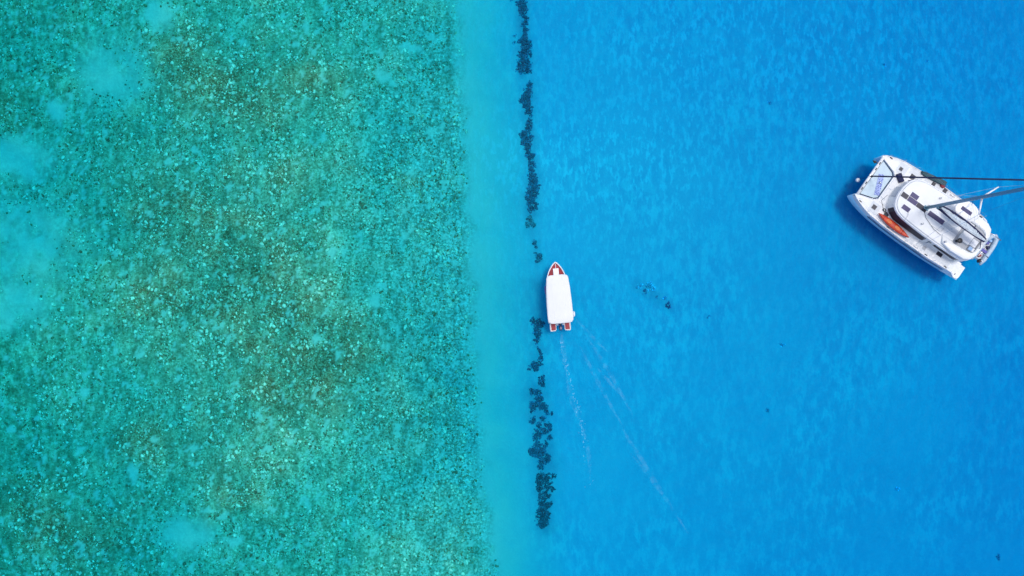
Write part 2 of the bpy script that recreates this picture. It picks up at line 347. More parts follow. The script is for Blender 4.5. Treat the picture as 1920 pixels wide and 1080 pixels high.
# ---------------------------------------------------------------- reef rubble and coral: too many to count
T = (1 + 5 ** .5) / 2
ICO = np.array([(-1, T, 0), (1, T, 0), (-1, -T, 0), (1, -T, 0), (0, -1, T), (0, 1, T), (0, -1, -T), (0, 1, -T), (T, 0, -1), (T, 0, 1), (-T, 0, -1), (-T, 0, 1)]) / math.sqrt(1 + T * T)
ICF = np.array([(0, 11, 5), (0, 5, 1), (0, 1, 7), (0, 7, 10), (0, 10, 11), (1, 5, 9), (5, 11, 4), (11, 10, 2), (10, 7, 6), (7, 1, 8), (3, 9, 4), (3, 4, 2), (3, 2, 6), (3, 6, 8), (3, 8, 9), (4, 9, 5), (2, 4, 11), (6, 2, 10), (8, 6, 7), (9, 8, 1)])
def lumps(name, x, y, z, r, hgt, cols, mat, jit=.28, rg=rng):
    n = len(x); a = rg.random(n) * 2 * np.pi; asp = .65 + .7 * rg.random(n)
    V = ICO[None] * (1 + jit * (rg.random((n, 12, 1)) * 2 - 1))
    vx = V[:, :, 0] * asp[:, None] * r[:, None]; vy = V[:, :, 1] / asp[:, None] * r[:, None]; c, s = np.cos(a)[:, None], np.sin(a)[:, None]
    P = np.stack([x[:, None] + vx * c - vy * s, y[:, None] + vx * s + vy * c, z[:, None] + V[:, :, 2] * hgt[:, None]], -1)
    F = (ICF[None] + 12 * np.arange(n)[:, None, None]).reshape(-1, 3)
    me = bpy.data.meshes.new(name); me.vertices.add(n * 12); me.vertices.foreach_set('co', P.astype(np.float32).ravel())
    me.loops.add(F.size); me.loops.foreach_set('vertex_index', F.ravel().astype(np.int32)); me.polygons.add(len(F))
    me.polygons.foreach_set('loop_start', (np.arange(len(F)) * 3).astype(np.int32)); me.polygons.foreach_set('use_smooth', np.ones(len(F), bool)); me.update(calc_edges=True)
    ca = me.color_attributes.new('tone', 'FLOAT_COLOR', 'POINT'); cc = np.repeat(np.concatenate([cols, np.ones((n, 1))], 1), 12, 0); ca.data.foreach_set('color', cc.astype(np.float32).ravel())
    me.materials.append(mat); o = bpy.data.objects.new(name, me); COL.objects.link(o); return o
def tone_mat(name, bump=.4):
    m, nt, b = new_mat(name); a = node(nt, 'ShaderNodeAttribute'); a.attribute_name = 'tone'; g = node(nt, 'ShaderNodeNewGeometry')
    n = node(nt, 'ShaderNodeTexNoise'); n.inputs['Scale'].default_value = 14; n.inputs['Detail'].default_value = 4; nt.links.new(g.outputs['Position'], n.inputs['Vector'])
    r = node(nt, 'ShaderNodeValToRGB'); r.color_ramp.elements[0].position = .3; r.color_ramp.elements[0].color = (.6, .6, .6, 1); r.color_ramp.elements[1].position = .7; r.color_ramp.elements[1].color = (1.25, 1.25, 1.25, 1)
    nt.links.new(n.outputs['Fac'], r.inputs[0])
    x = node(nt, 'ShaderNodeMix', data_type='RGBA', blend_type='MULTIPLY'); x.inputs[0].default_value = 1; nt.links.new(a.outputs['Color'], x.inputs[6]); nt.links.new(r.outputs[0], x.inputs[7])
    nt.links.new(x.outputs[2], b.inputs['Base Color']); b.inputs['Roughness'].default_value = .95; b.inputs['Specular IOR Level'].default_value = .05
    return m
MT = tone_mat('coral_and_rubble')
NC = 200000
cx = rng.uniform(-52, -.5, NC); cy = rng.uniform(-32, 32, NC); cpx, cpy = to_px(cx, cy)
cs = edge_s(cpx, cpy) + 34 * (fbm(cx, cy, .7, 90) - .5)
dk = blobs(cpx, cpy, DARK, True); hf = np.clip(1.3 * hole_field(cx, cy, cpx, cpy), 0, 1); clump = fbm(cx, cy, 1.0, 110, 3); big = fbm(cx, cy, .22, 120, 3)
prob = np.clip(-cs / 70, 0, 1) * np.clip((clump - .36) * 4.5, .06, 1) * (1 - hf) * (.42 + .5 * dk + .55 * (big - .35)) * np.clip(.55 + cpx / 900, .5, 1)
keep = rng.random(NC) < prob
cx, cy, cpx, cpy, dk, big = (q[keep] for q in (cx, cy, cpx, cpy, dk, big)); n = len(cx)
rad = np.clip(rng.lognormal(math.log(.062), .36, n), .03, .17); cz = seabed_z(cx, cy)
pal = np.array([(.40, .27, .12), (.22, .30, .12), (.46, .40, .22), (.24, .22, .11), (.52, .58, .29), (.84, .90, .56)])
grn = np.clip((430 - cpx) / 420, 0, 1) * .6
pk = np.array([(rng.random(n))]).ravel(); th = np.stack([.13 + .2 * dk, .28 + .12 * dk + .2 * grn, .40 + .12 * dk, .50 + .14 * dk, .64 + .2 * dk], 1); idx = (pk[:, None] > th).sum(1)
rad = np.where((idx == 5) & (rng.random(n) < .4), np.minimum(rad * 1.9, .2), rad)
cols = pal[idx] * (.75 + .5 * rng.random((n, 1))); cols[:, 0] *= 1 - .35 * grn
rubble = lumps('coral_rubble', cx, cy, cz + rad * .08, rad, rad * rng.uniform(.3, .6, n), cols, MT); rubble['kind'] = 'stuff'
rubble['label'] = 'brown, olive and pale coral rubble covering the shallow reef flat'
print('rubble', n)

# dark coral beds along the drop-off and single dark heads on the sand
MD = tone_mat('dark_coral')
def coral(name, circles, label, cat, group=None, dens=60.0, rr=(.06, .15), tone=(.055, .165, .20), hk=.8):
    X = []; Y = []; Rr = []; Hh = []; Ee = []
    for (px, py, r) in circles:
        x0, y0 = W(px, py, -1.3); rm = r * KD; k = max(4, int(dens * math.pi * rm * rm * 1.9))
        for _ in range(k):
            a = random.random() * 6.283; q = rm * math.sqrt(random.random()) * random.choice((.8, .9, 1.0, 1.0, 1.25)); e = min(1.0, q / rm)
            X.append(x0 + q * math.cos(a) * .9); Y.append(y0 + q * math.sin(a)); t = 1 - .55 * e; Rr.append(random.uniform(*rr) * (.5 + .5 * t)); Hh.append(random.uniform(.05, .14) * t * hk); Ee.append(e)
    X, Y, Rr, Hh, Ee = map(np.array, (X, Y, Rr, Hh, Ee))
    X, Y = X + .5 * (fbm(X, Y, 1.6, 400, 3) - .5) + .25 * (fbm(X, Y, 4.5, 410, 2) - .5), Y + .5 * (fbm(X, Y, 1.6, 420, 3) - .5) + .2 * (fbm(X, Y, 4.5, 430, 2) - .5); Z = seabed_z(X, Y); rg_ = np.random.default_rng(len(X)); n_ = len(X)
    c = np.array(tone)[None] * (.7 + .6 * rg_.random((n_, 1))) * (1 + 2.0 * Ee[:, None] ** 3 * rg_.random((n_, 1)))
    cen = (X.mean(), Y.mean(), Z.mean()); o = lumps(name, X - cen[0], Y - cen[1], Z - cen[2] + Hh * .5, Rr, Hh + .05, c, MD, .4); o.location = cen
    return tag(o, label, cat, group)
G = 'dark coral beds along the drop-off'
def z8(l): return [(940 + x / 2.571, 580 + y / 2.571, r / 2.571) for x, y, r in l]
coral('coral_bed', [(979, 8, 9), (981, 20, 10), (983, 32, 6), (983, 44, 6), (983, 58, 7), (983, 70, 8), (986, 82, 12), (978, 78, 6), (982, 96, 11), (978, 110, 9), (993, 104, 4), (981, 122, 15), (978, 132, 10), (990, 130, 8)], 'dark coral bed nearest the top edge of the picture, tapering upward', 'coral', G)
coral('coral_bed', [(993, 160, 6), (990, 172, 9), (988, 184, 13), (979, 190, 6), (990, 197, 10), (991, 208, 7), (993, 218, 4), (990, 228, 6)], 'short dark coral bed with a wide middle, second from the top', 'coral', G)
coral('coral_bed', [(989, 240, 9), (983, 252, 9), (988, 262, 11), (980, 266, 5), (991, 275, 8), (990, 287, 8), (996, 296, 7), (997, 308, 7), (998, 318, 6)], 'slanting dark coral bed, third from the top', 'coral', G)
coral('coral_bed', [(997, 330, 8), (999, 342, 11), (1003, 352, 10), (998, 362, 12), (993, 373, 9), (998, 384, 10), (993, 392, 6)], 'dark coral bed just above the pale gap ahead of the white boat', 'coral', G)
coral('coral_bed', [(994, 412, 8), (998, 420, 6), (988, 424, 4)], 'small faint coral bed in the gap ahead of the white boat', 'coral', G, tone=(.12, .26, .25))
coral('coral_bed', [(1002, 457, 5), (1003, 463, 3)], 'tiny dark coral clump, far one of two ahead of the white boat', 'coral', G, tone=(.10, .20, .22))
coral('coral_bed', [(1010, 479, 6), (1009, 486, 4)], 'tiny dark coral clump beside the white boat bow', 'coral', G, tone=(.10, .20, .22))
coral('coral_bed', [(1002, 602, 6), (1010, 606, 8), (1007, 618, 7), (1010, 630, 7), (1007, 640, 5)], 'narrow dark coral bed beside the stern of the white boat', 'coral', G)
coral('coral_bed', z8([(183, 205, 14), (188, 235, 14), (175, 262, 18), (155, 265, 18), (160, 285, 16), (135, 285, 7)]), 'small hooked coral bed below the stern of the white boat', 'coral', G)
coral('coral_bed', z8([(195, 335, 12), (200, 358, 14), (186, 348, 8)]), 'little round coral clump just above the longest coral bed', 'coral', G)
coral('coral_bed', z8([(150, 395, 14), (172, 400, 18), (178, 440, 22), (155, 470, 20), (195, 468, 24), (138, 492, 8), (155, 535, 16), (215, 495, 14), (205, 520, 9), (240, 492, 6), (232, 560, 20), (243, 575, 10), (180, 560, 14), (190, 530, 12), (212, 545, 9), (205, 575, 12), (225, 590, 9), (222, 640, 9), (212, 660, 10), (175, 600, 26), (200, 590, 14), (158, 615, 12), (236, 620, 12), (178, 650, 24), (160, 680, 28), (190, 685, 30), (138, 678, 8), (215, 715, 22), (195, 735, 16), (190, 760, 13)]), 'longest and most ragged dark coral bed, full of pale gaps', 'coral', G)
coral('coral_bed', z8([(190, 805, 22), (220, 808, 20), (248, 803, 10), (205, 822, 12), (182, 835, 18), (210, 850, 10), (228, 855, 9), (222, 890, 9), (215, 915, 11), (235, 835, 10), (185, 865, 17), (215, 875, 12), (245, 870, 12), (190, 900, 16), (235, 905, 9), (195, 935, 22), (225, 950, 16), (240, 940, 7), (200, 970, 26), (195, 1000, 28), (215, 1000, 22), (195, 1030, 26), (212, 1035, 20)]), 'lowest and darkest coral bed with a solid square end', 'coral', G, tone=(.05, .14, .155))
GH = 'dark coral heads scattered on the deep sand'
for (c, lab, tn) in [([(1254, 573, 6)], 'largest dark coral head on blue sand right of the white boat', (.04, .09, .16)), ([(1208, 547, 4)], 'small dark coral head at the middle of a short row', (.08, .18, .24)),
                 ([(1198, 534, 6), (1194, 537, 3)], 'faint coral head at the left end of a short row', (.3, .44, .48)), ([(1219, 536, 8), (1225, 540, 5)], 'wide faint coral patch topping a short row of coral heads', (.3, .43, .47)),
                 ([(1234, 556, 3.5)], 'small coral head next but one to the largest head', (.2, .33, .38)), ([(1246, 560, 4)], 'small coral head touching the largest head', (.16, .27, .34)),
                 ([(1442, 771, 4.5)], 'lone dark coral head on open sand below the middle right', (.18, .30, .36)), ([(1466, 647, 4)], 'lone faint coral head left of and below the catamaran', (.2, .33, .38)),
                 ([(1688, 917, 4)], 'lone coral head low on the right side', (.26, .38, .43)), ([(1875, 1048, 5)], 'lone dark coral head in the lower right corner', (.15, .25, .30)), ([(1332, 592, 3)], 'tiny coral fleck right of the largest head', (.22, .34, .4)),
                 ([(963, 68, 4)], 'upper one of two tiny coral clumps left of the top bed', (.14, .28, .30)), ([(963, 80, 4)], 'lower one of two tiny coral clumps left of the top bed', (.14, .28, .30)), ([(957, 2, 4)], 'tiny coral clump at the very top edge', (.14, .28, .30)),
                 ([(1660, 118, 3)], 'tiny coral fleck high on the right', (.28, .40, .45)), ([(1745, 112, 3)], 'tiny coral fleck highest on the far right', (.28, .40, .45)), ([(1442, 193, 4)], 'tiny coral fleck left of the upper ripples', (.26, .38, .43))]:
    coral('coral_clump', c, lab, 'coral', GH, dens=70, rr=(.05, .10), tone=tuple(1.45 * q for q in tn), hk=.8)

# ---------------------------------------------------------------- white boat with a long canopy
def motor_boat():
    x, y = W(1046, 557, .6); root = empty('motor_boat', (x, y, 0), R(94.9))
    tag(root, 'white open motor boat with long white canopy and dark red decks', 'boat')
    HB = [(-3.0, .93), (-2.2, 1.02), (-1, 1.06), (.4, 1.02), (1.3, .93), (1.9, .80), (2.4, .61), (2.75, .39), (2.98, .18), (3.12, .02)]
    st = [-2.25, -1.5, -.7, .1, .9, 1.4, 1.9, 2.3, 2.6, 2.82, 3.0, 3.12]
    def sec(X):
        b = interp(X, HB); sh = .72 + .28 * max(0, (X - .2) / 2.9) ** 2; k = max(0, (X - 1.6) / 1.52)
        kz = -.32 + .75 * k * k; bw = b * (.86 - .35 * k)
        pts = [(b, sh), (b * .97, sh * .75), (bw, .12 + .3 * k * k), (bw * .55, -.12 * (1 - k) + kz * k), (0, kz)]
        return [(X, yy, zz) for yy, zz in pts] + [(X, -yy, zz) for yy, zz in pts[-2::-1]], b, sh
    m = MB(); m.loft([sec(X)[0] for X in st], close=False, cap0=True, cap1=False); m.build('hull', 'gel', root, True)
    # stern pods either side of the motor well
    for sgn in (1, -1):
        o = [(-2.245, sgn * .93), (-2.245, sgn * .38), (-2.9, sgn * .36), (-3.0, sgn * .45), (-3.03, sgn * .88), (-2.9, sgn * .93)]
        pod = MB().prism(o, -.15, .56, .03).build('stern_pod', 'gel', root)
        i = [(-2.27, sgn * .82), (-2.27, sgn * .43), (-2.86, sgn * .42), (-2.93, sgn * .48), (-2.95, sgn * .82)]
        MB().prism(i, .555, .575).build('pod_deck', 'redd', pod)
        rim = MB(); rim.tube([(-2.25, sgn * .9, .6), (-2.9, sgn * .88, .6), (-3.0, sgn * .84, .6), (-2.98, sgn * .47, .6), (-2.87, sgn * .39, .6), (-2.25, sgn * .4, .6)], .03, 6); rim.build('pod_rim', 'gel', pod, True)
    MB().box(-2.36, -2.255, -.37, .37, .1, .66, .03).build('transom', 'gel', root)
    # gunwale rim, bow deck, floor
    rim = MB(); path = [(X, interp(X, HB) - .02, sec(X)[2] + .015) for X in st[:-1]] + [(3.11, 0, 1.01)] + [(X, -interp(X, HB) + .02, sec(X)[2] + .015) for X in st[-2::-1]]
    rim.tube(path, .05, 8); rim.build('gunwale', 'gel', root, True)
    bd = MB(); xs = [1.35, 1.7, 2.0, 2.3, 2.55, 2.75, 2.92, 3.02]; o = [(X, interp(X, HB) - .06) for X in xs] ; o[-1] = (3.02, .02)
    bd.prism(mirror(o), .60, lambda xx, yy: .72 + .28 * max(0, (xx - .2) / 2.9) ** 2 - .05); bd.build('bow_deck', 'redd', root)
    MB().box(2.56, 3.0, -.018, .018, .80, 1.0, .005).build('bow_strip', 'gel', root)
    MB().box(1.8, 2.56, -.25, .25, .68, .98, .03).build('bow_hatch', 'gel', root)
    fl = MB(); o = [(X, interp(X, HB) * .86) for X in (-2.2, -1, .4, 1.34)]; fl.prism(mirror(o), .16, .2); fl.build('floor', 'redd', root)
    for sgn in (1, -1):
        bn = MB(); bn.box(-1.9, 1.0, sgn * .78 - .17, sgn * .78 + .17, .2, .55, .03); bn.build('side_bench', 'gel', root)
    MB().box(.9, 1.25, -.35, .1, .2, 1.05, .05).build('helm_console', 'gel', root)
    # canopy: one cambered shell on posts
    o = [(1.98, .2), (1.96, .62), (1.88, .86), (1.72, .95), (.8, 1.035), (-.5, 1.09), (-1.6, 1.12), (-2.02, 1.10), (-2.2, .98), (-2.27, .75), (-2.28, .3)]
    o = mirror(o); rings = []
    for d_, dz in ((0, -.06), (0, -.012), (.02, .004), (.14, .014), (.35, .026), (.6, .036), (.8, .04)):
        rings.append([(xx * (1 - d_ * .33), yy * (1 - d_ * .93), 1.95 + dz + .02 * math.cos(xx * .6)) for xx, yy in o])
    c = MB(); c.loft(rings); cn = c.build('canopy', 'canopy', root, True)
    for yy in (-.45, .45): MB().tube([(1.75, yy * .9, 1.99), (.5, yy, 2.003), (-1.0, yy, 2.0), (-2.1, yy, 1.975)], .012, 5).build('canopy_seam', 'gel', cn)
    for sgn in (1, -1):
        for X in (1.55, .3, -.9, -2.05):
            MB().tube([(X, sgn * (interp(X, HB) - .06), .74), (X, sgn * (interp(X, HB) - .08), 1.9)], .022, 6).build('canopy_post', 'steel', root)
    # outboard
    ob = MB(); cs_ = []
    for z_, a, b_ in ((.62, .15, .10), (.68, .24, .155), (.85, .27, .175), (1.0, .25, .16), (1.08, .17, .11)):
        cs_.append([(-2.72 - .03 * z_ + a * math.cos(t) * (1.0 if math.cos(t) > 0 else .9), b_ * math.sin(t), z_) for t in np.linspace(0, 2 * math.pi, 16, endpoint=False)])
    ob.loft(cs_); mo = ob.build('outboard_motor', 'motor', root, True)
    cap = MB(); cap.loft([[(-2.76 + .15 * k * math.cos(t), .10 * k * math.sin(t), z_) for t in np.linspace(0, 2 * math.pi, 14, endpoint=False)] for z_, k in ((1.07, 1.0), (1.105, .85), (1.115, .4))]); cap.build('cowl_top', 'motor2', mo, True)
    MB().box(-2.5, -2.36, -.09, .09, .3, .78, .02).build('motor_bracket', 'black', mo)
    MB().box(-2.82, -2.66, -.05, .05, -.55, .63, .02).build('motor_leg', 'black', mo)
    # splash well fittings and a rail across the stern under the canopy edge
    MB().tube([(-2.31, -.6, .95), (-2.33, 0, .98), (-2.31, .6, .95)], .02, 6).build('stern_rail', 'steel', root)
    for sgn in (1, -1): MB().box(-2.52, -2.37, sgn * .27 - .1, sgn * .27 + .1, .55, .7, .03).build('battery_box', 'lgrey', root)
    return root
mb = motor_boat()
def fender(name, parentloc, loc, length, r, mat, label):
    """a fender hung from the gunwale, a thing of its own"""
    m = MB(); n = 9
    m.tube([(length * (k / (n - 1) - .5), 0, 0) for k in range(n)], [r * (1 - abs(2 * k / (n - 1) - 1) ** 4) + .012 for k in range(n)], 10)
    o = m.build(name, mat, None, True); o.location = loc; o.rotation_euler = (0, 0, R(94.9)); return tag(o, label, 'fender')
x_, y_ = W(1023.2, 544, .6); fender('boat_fender', None, (x_ - .02, y_, .6), .8, .075, 'violet', 'violet blue fender hanging on the left side of the motor boat')
x_, y_ = W(1075.6, 588.5, .6); fender('boat_fender', None, (x_ + .03, y_, .6), .5, .08, 'gelcap', 'short white fender on the right side of the motor boat')

# ---------------------------------------------------------------- foam of the wake
def foam_mat(name, dens, scale):
    m, nt, b = new_mat(name); L = nt.links.new
    b.inputs['Base Color'].default_value = (.52, .80, .93, 1); b.inputs['Roughness'].default_value = .8
    g = node(nt, 'ShaderNodeNewGeometry'); n = node(nt, 'ShaderNodeTexNoise'); n.inputs['Scale'].default_value = scale; n.inputs['Detail'].default_value = 6; n.inputs['Roughness'].default_value = .7; L(g.outputs['Position'], n.inputs['Vector'])
    r = node(nt, 'ShaderNodeValToRGB'); r.color_ramp.elements[0].position = .42; r.color_ramp.elements[0].color = (0, 0, 0, 1); r.color_ramp.elements[1].position = .62; r.color_ramp.elements[1].color = (dens, dens, dens, 1)
    L(n.outputs['Fac'], r.inputs[0]); L(r.outputs[0], b.inputs['Alpha']); return m
M['foam'] = foam_mat('sea_foam', .45, 9.0); M['film'] = foam_mat('thin_bubble_film', .055, 1.4)
def sea_z(x, y): return float((fbm(np.array([x]), np.array([y]) * .6, .5, 200, 3)[0] - .5) * .09)
def blob(m, x, y, z, a, b_, ang, n=9):
    pts = []
    for k in range(n):
        t = 6.283 * k / n; q = random.uniform(.65, 1.15); u, v = a * q * math.cos(t), b_ * q * math.sin(t); pts.append((x + u * math.cos(ang) - v * math.sin(ang), y + u * math.sin(ang) + v * math.cos(ang)))
    m.add([(px, py, z) for px, py in pts] + [(x, y, z + .02)], [(k, (k + 1) % n, n) for k in range(n)])
fm = MB(); path = [(1052, 628), (1055, 650), (1059, 672), (1063, 692), (1070, 715), (1076, 740), (1085, 770), (1091, 795), (1093, 815), (1098, 850), (1101, 880), (1108, 930)]
for seg, (p, q) in enumerate(zip(path, path[1:])):
    k = int((8, 6, 16, 14, 7, 15, 10, 14, 6, 5, 4)[seg])
    for _ in range(k):
        t = random.random(); px, py = p[0] + (q[0] - p[0]) * t + random.gauss(0, 2.2 + seg * .35), p[1] + (q[1] - p[1]) * t; x, y = W(px, py)
        blob(fm, x, y, sea_z(x, y) + .03, random.uniform(.03, .10), random.uniform(.02, .055), random.uniform(1.1, 2.4))
fo = fm.build('wake_foam', 'foam'); tag(fo, 'thin trail of white foam flecks behind the motor boat', None, None, 'stuff')
fm = MB()
for (ax, ay, bx, by, wd) in [(1080, 598, 1140, 660, 4), (1098, 628, 1186, 778, 5), (1088, 650, 1168, 800, 5), (1120, 690, 1168, 745, 4), (1165, 800, 1240, 915, 5), (1182, 850, 1290, 1000, 4), (1052, 626, 1062, 700, 6), (1062, 700, 1092, 800, 6), (1092, 800, 1106, 900, 5)]:
    k = 26; nx_, ny_ = (by - ay), -(bx - ax); ln = math.hypot(nx_, ny_); nx_ /= ln; ny_ /= ln; bend = random.uniform(-5, 5); v = []
    for j in range(k):
        t = j / (k - 1); off = bend * math.sin(math.pi * t) + random.gauss(0, .4); hw_ = wd * .8 * math.sin(math.pi * min(.98, t + .02)) ** .7 * random.uniform(.6, 1.2) + .15
        for q in (-1, 1):
            x, y = W(ax + (bx - ax) * t + nx_ * (off + q * hw_), ay + (by - ay) * t + ny_ * (off + q * hw_)); v.append((x, y, sea_z(x, y) + .03))
    fm.add(v, [(2 * j, 2 * j + 1, 2 * j + 3, 2 * j + 2) for j in range(k - 1)])
fo = fm.build('wake_bubbles', 'film'); tag(fo, 'faint pale streaks of bubbles along the spreading wake crests', None, None, 'stuff')

# ---------------------------------------------------------------- sailing catamaran
CA = 35.5
ox, oy = W(1712, 408, 0); ca, sa = math.cos(R(CA)), math.sin(R(CA))
CX, CY = ox + (-sa) * -.2, oy + (-ca) * -.2                       # centreline
YAW = math.atan2(sa, -ca)
def C2W(x, y): return CX - ca * x - sa * y, CY + sa * x - ca * y
OUT = [(5.96, 2.08), (5.8, 2.24), (5.4, 2.42), (4.6, 2.68), (3.9, 2.83), (2.4, 2.95), (.5, 3.0), (-2.5, 2.98), (-4.4, 2.84), (-5.2, 2.74), (-6.2, 2.66)]
INN = [(5.96, 2.02), (5.8, 1.96), (5.4, 1.84), (4.35, 1.5), (3.0, 1.34), (0, 1.25), (-4.5, 1.25), (-6.2, 1.34)]
def catamaran():
    root = empty('catamaran', (CX, CY, 0), YAW); tag(root, 'white sailing catamaran with dark wraparound windows and a tall leaning mast', 'catamaran')
    srt = lambda P: sorted(P)
    o_, i_ = srt(OUT), srt(INN); DZ = 1.36
    for sg in (1, -1):
        secs = []
        for X in (5.96, 5.85, 5.6, 5.1, 4.4, 3.4, 2.0, 0, -2, -3.6, -4.5, -4.53, -5.2, -6.0, -6.24):
            yo, yi = interp(X, o_), interp(X, i_); yc = (yo + yi) / 2; t = interp(X, [(-6.24, .55), (-5.2, .8), (-3, 1), (3.5, .9), (5.4, .6), (5.96, .25)]); hw = (yo - yi) / 2
            top = interp(X, [(-6.24, .36), (-4.53, .36), (-4.5, DZ), (5.96, DZ)])
            flare = .10 * min(1, hw / .6)
            pr = [(yo, top), (yo, top * .82), (yo - flare * .45, top * .5), (yo - flare, .03), (yc + hw * .4 * t, -.28 * t), (yc, -.42 * t), (yc - hw * .4 * t, -.28 * t), (yi + flare * .6, .03), (yi, top * .6), (yi, top)]
            secs.append([(X, sg * a, b) for a, b in pr])
        h = MB(); h.loft(secs); hull = h.build('hull', 'hull_bounce', root, True)
        st = []
        for X in np.linspace(3.7, -4.4, 26):                      # long navy stripe below the sheer, standing 6 mm proud
            yo = interp(X, o_) + .006; st.append([(X, sg * (yo + .006), 1.12), (X, sg * (yo - .035), .68), (X, sg * (yo - .12), .68), (X, sg * (yo - .12), 1.12)])
        MB().loft(st).build('navy_stripe', 'stripe', hull)
        # stern steps
        for k, (x0, x1, z1, ins) in enumerate(((-4.5, -5.05, 1.05, .04), (-5.05, -5.6, .75, .02), (-5.6, -6.22, .46, .0))):
            y0, y1 = interp(x0, o_) - ins, interp(x1, o_) - ins; q0, q1 = interp(x0, i_) + ins, interp(x1, i_) + ins
            out = [(x0, sg * y0), (x0, sg * q0), (x1, sg * q1), (x1, sg * y1)]
            if k == 2: out = [(x0, sg * y0), (x0, sg * q0), (x1, sg * q1), (x1 - .02, sg * (y1 - .25)), (x1 + .1, sg * (y1 - .05))]
            MB().prism(out, .22, z1, .03).build('stern_step', 'deck', root)
        # low coaming that runs down the outer side of the steps
        w_ = [[(X, sg * (interp(X, o_) - .005), z_), (X, sg * (interp(X, o_) - .10), z_), (X, sg * (interp(X, o_) - .10), .36), (X, sg * (interp(X, o_) - .005), .36)] for X, z_ in ((-4.5, 1.46), (-4.9, 1.36), (-5.3, 1.0), (-5.7, .6), (-5.95, .47))]
        MB().loft(w_).build('stern_coaming', 'gel', root)
        MB().box(-5.78, -5.62, sg * 2.35 - .05, sg * 2.35 + .05, .46, .56, .02).build('stern_cleat', 'black', root)
    # deck
    po = [p for p in OUT if p[0] > -4.45] + [(-4.5, 2.83), (-4.5, 1.28), (-4.95, 1.26)]
    pi = [(4.06, 1.2), (4.35, 1.46), (5.4, 1.82), (5.8, 1.95)]
    outl = po + [(x, -y) for x, y in po[::-1]] + [(5.93, -2.03)] + [(x, -y) for x, y in pi[::-1]] + pi + [(5.93, 2.03)]
    dk_ = MB(); dk_.prism(outl, .95, 1.43, .03); deck = dk_.build('deck', 'deck', root)
    for sg in (1, -1):                                             # toe rail
        pth = [(X, sg * (interp(X, o_) - .03), 1.45) for X in (5.85, 5.6, 5.2, 4.6, 3.9, 3.1, 2.4, 1.4, .5, -1, -2.5, -3.5, -4.45)]
        MB().tube(pth, .035, 6).build('toe_rail', 'gel', deck, True)
    # trampoline and crossbeam
    tr = [(5.62, 1.78), (5.62, -1.78), (4.40, -1.40), (4.13, -1.14), (4.13, 1.14), (4.40, 1.40)]
    tb = MB(); tb.prism(tr, 1.30, 1.335); net = tb.build('trampoline', 'net', root)
    loop = tr + [tr[0]]; MB().tube([(x, y, 1.345) for x, y in loop], .028, 6).build('trampoline_lacing', 'rope', net)
    for sg in (1, -1): MB().tube([(5.55, sg * 1.88, 1.40), (4.32, sg * 1.52, 1.45), (4.02, sg * 1.2, 1.45)], .035, 6).build('inner_rail', 'gel', root, True)
    cb = MB(); cb.tube([(5.76, -2.0, 1.36), (5.78, 0, 1.40), (5.76, 2.0, 1.36)], .13, 12); beam = cb.build('crossbeam', 'gel', root, True)
    MB().box(5.62, 5.95, -.08, .08, 1.36, 1.56, .03).build('forestay_fitting', 'steel', beam)
    for y in (-1.35, -.75, .75, 1.35): MB().box(5.72, 5.80, y - .12, y + .12, 1.50, 1.54, .01).build('beam_fitting', 'rope', beam)
    # cabin
    RO = [(3.33, .0), (3.31, .5), (3.12, 1.2), (2.75, 1.62), (2.1, 1.90), (.7, 2.0), (-.97, 2.06), (-3.3, 2.02), (-4.45, 1.93), (-4.9, 1.6), (-5.1, 1.15), (-5.16, .0)]
    roof_o = RO + [(x, -y) for x, y in RO[-2:0:-1]]
    CB = [(3.45, 0.0), (3.40, .55), (3.15, 1.30), (2.7, 1.80), (2.1, 2.06), (.7, 2.12), (-.9, 2.12), (-1.5, 2.0), (-1.55, 0)]
    def ring(P, dy, z): q = [(x - (dy if x > 2 else 0) * .8, y - dy * (1 if y > .3 else 0)) for x, y in P]; return [(x, y, z) for x, y in q] + [(x, -y, z) for x, y in q[-2:0:-1]]
    cab = MB(); cab.loft([ring(CB, 0, 1.40), ring(CB, .01, 1.56)]); cabin = cab.build('cabin', 'gel', root)
    MB().loft([ring(CB, .035, 1.55), ring(CB, .26, 2.40)]).build('cabin_wall', 'gel', cabin)
    for sg in (1, -1):
        wl = [(2.95, 1.55), (2.7, 1.80), (2.1, 2.06), (.7, 2.12), (-.9, 2.12), (-1.15, 2.06)]
        MB().loft([[(x - (.03 if x > 2 else 0), sg * (y - .02), 1.60), (x - (.2 if x > 2 else 0), sg * (y - .245), 2.36), (x - (.2 if x > 2 else 0), sg * (y - .285), 2.36), (x - (.03 if x > 2 else 0), sg * (y - .06), 1.60)] for x, y in wl]).build('cabin_window', 'glass', cabin)
    MB().loft([[(3.43 - .0 * y, y, 1.62), (3.24, y, 2.36), (3.20, y, 2.36), (3.36, y, 1.62)] for y in (-.5, 0, .5)]).build('windscreen', 'lgrey', cabin)
    def roof_z(x, y): return 2.66 + .05 * (1 - (y / 2.1) ** 2)
    rf = MB(); rf.prism(smooth_poly(roof_o, 1), 2.40, 2.64, .09); roof = rf.build('roof', 'gel', root)
    top = MB(); P0 = smooth_poly(inset(roof_o, .10), 1); top.loft([[(x, y, 2.635) for x, y in P0], [(x * .97 - .02, y * .93, 2.675) for x, y in P0], [(x * .6 - .4, y * .55, 2.70) for x, y in P0]]); top.build('roof_skin', 'deck', roof, True)
    for sg in (1, -1):
        for X in (-2.0, -4.55): MB().box(X - .12, X + .12, sg * 1.78 - .05, sg * 1.78 + .05, 1.42, 2.41).build('roof_pillar', 'gel', root)
        MB().box(-4.2, -2.2, sg * 1.86 - .03, sg * 1.86 + .03, 1.65, 2.36).build('cockpit_screen', 'glass', root)
        MB().box(-4.3, -1.7, sg * 1.86 - .07, sg * 1.86 + .07, 1.42, 1.64, .02).build('cockpit_coaming', 'gel', root)
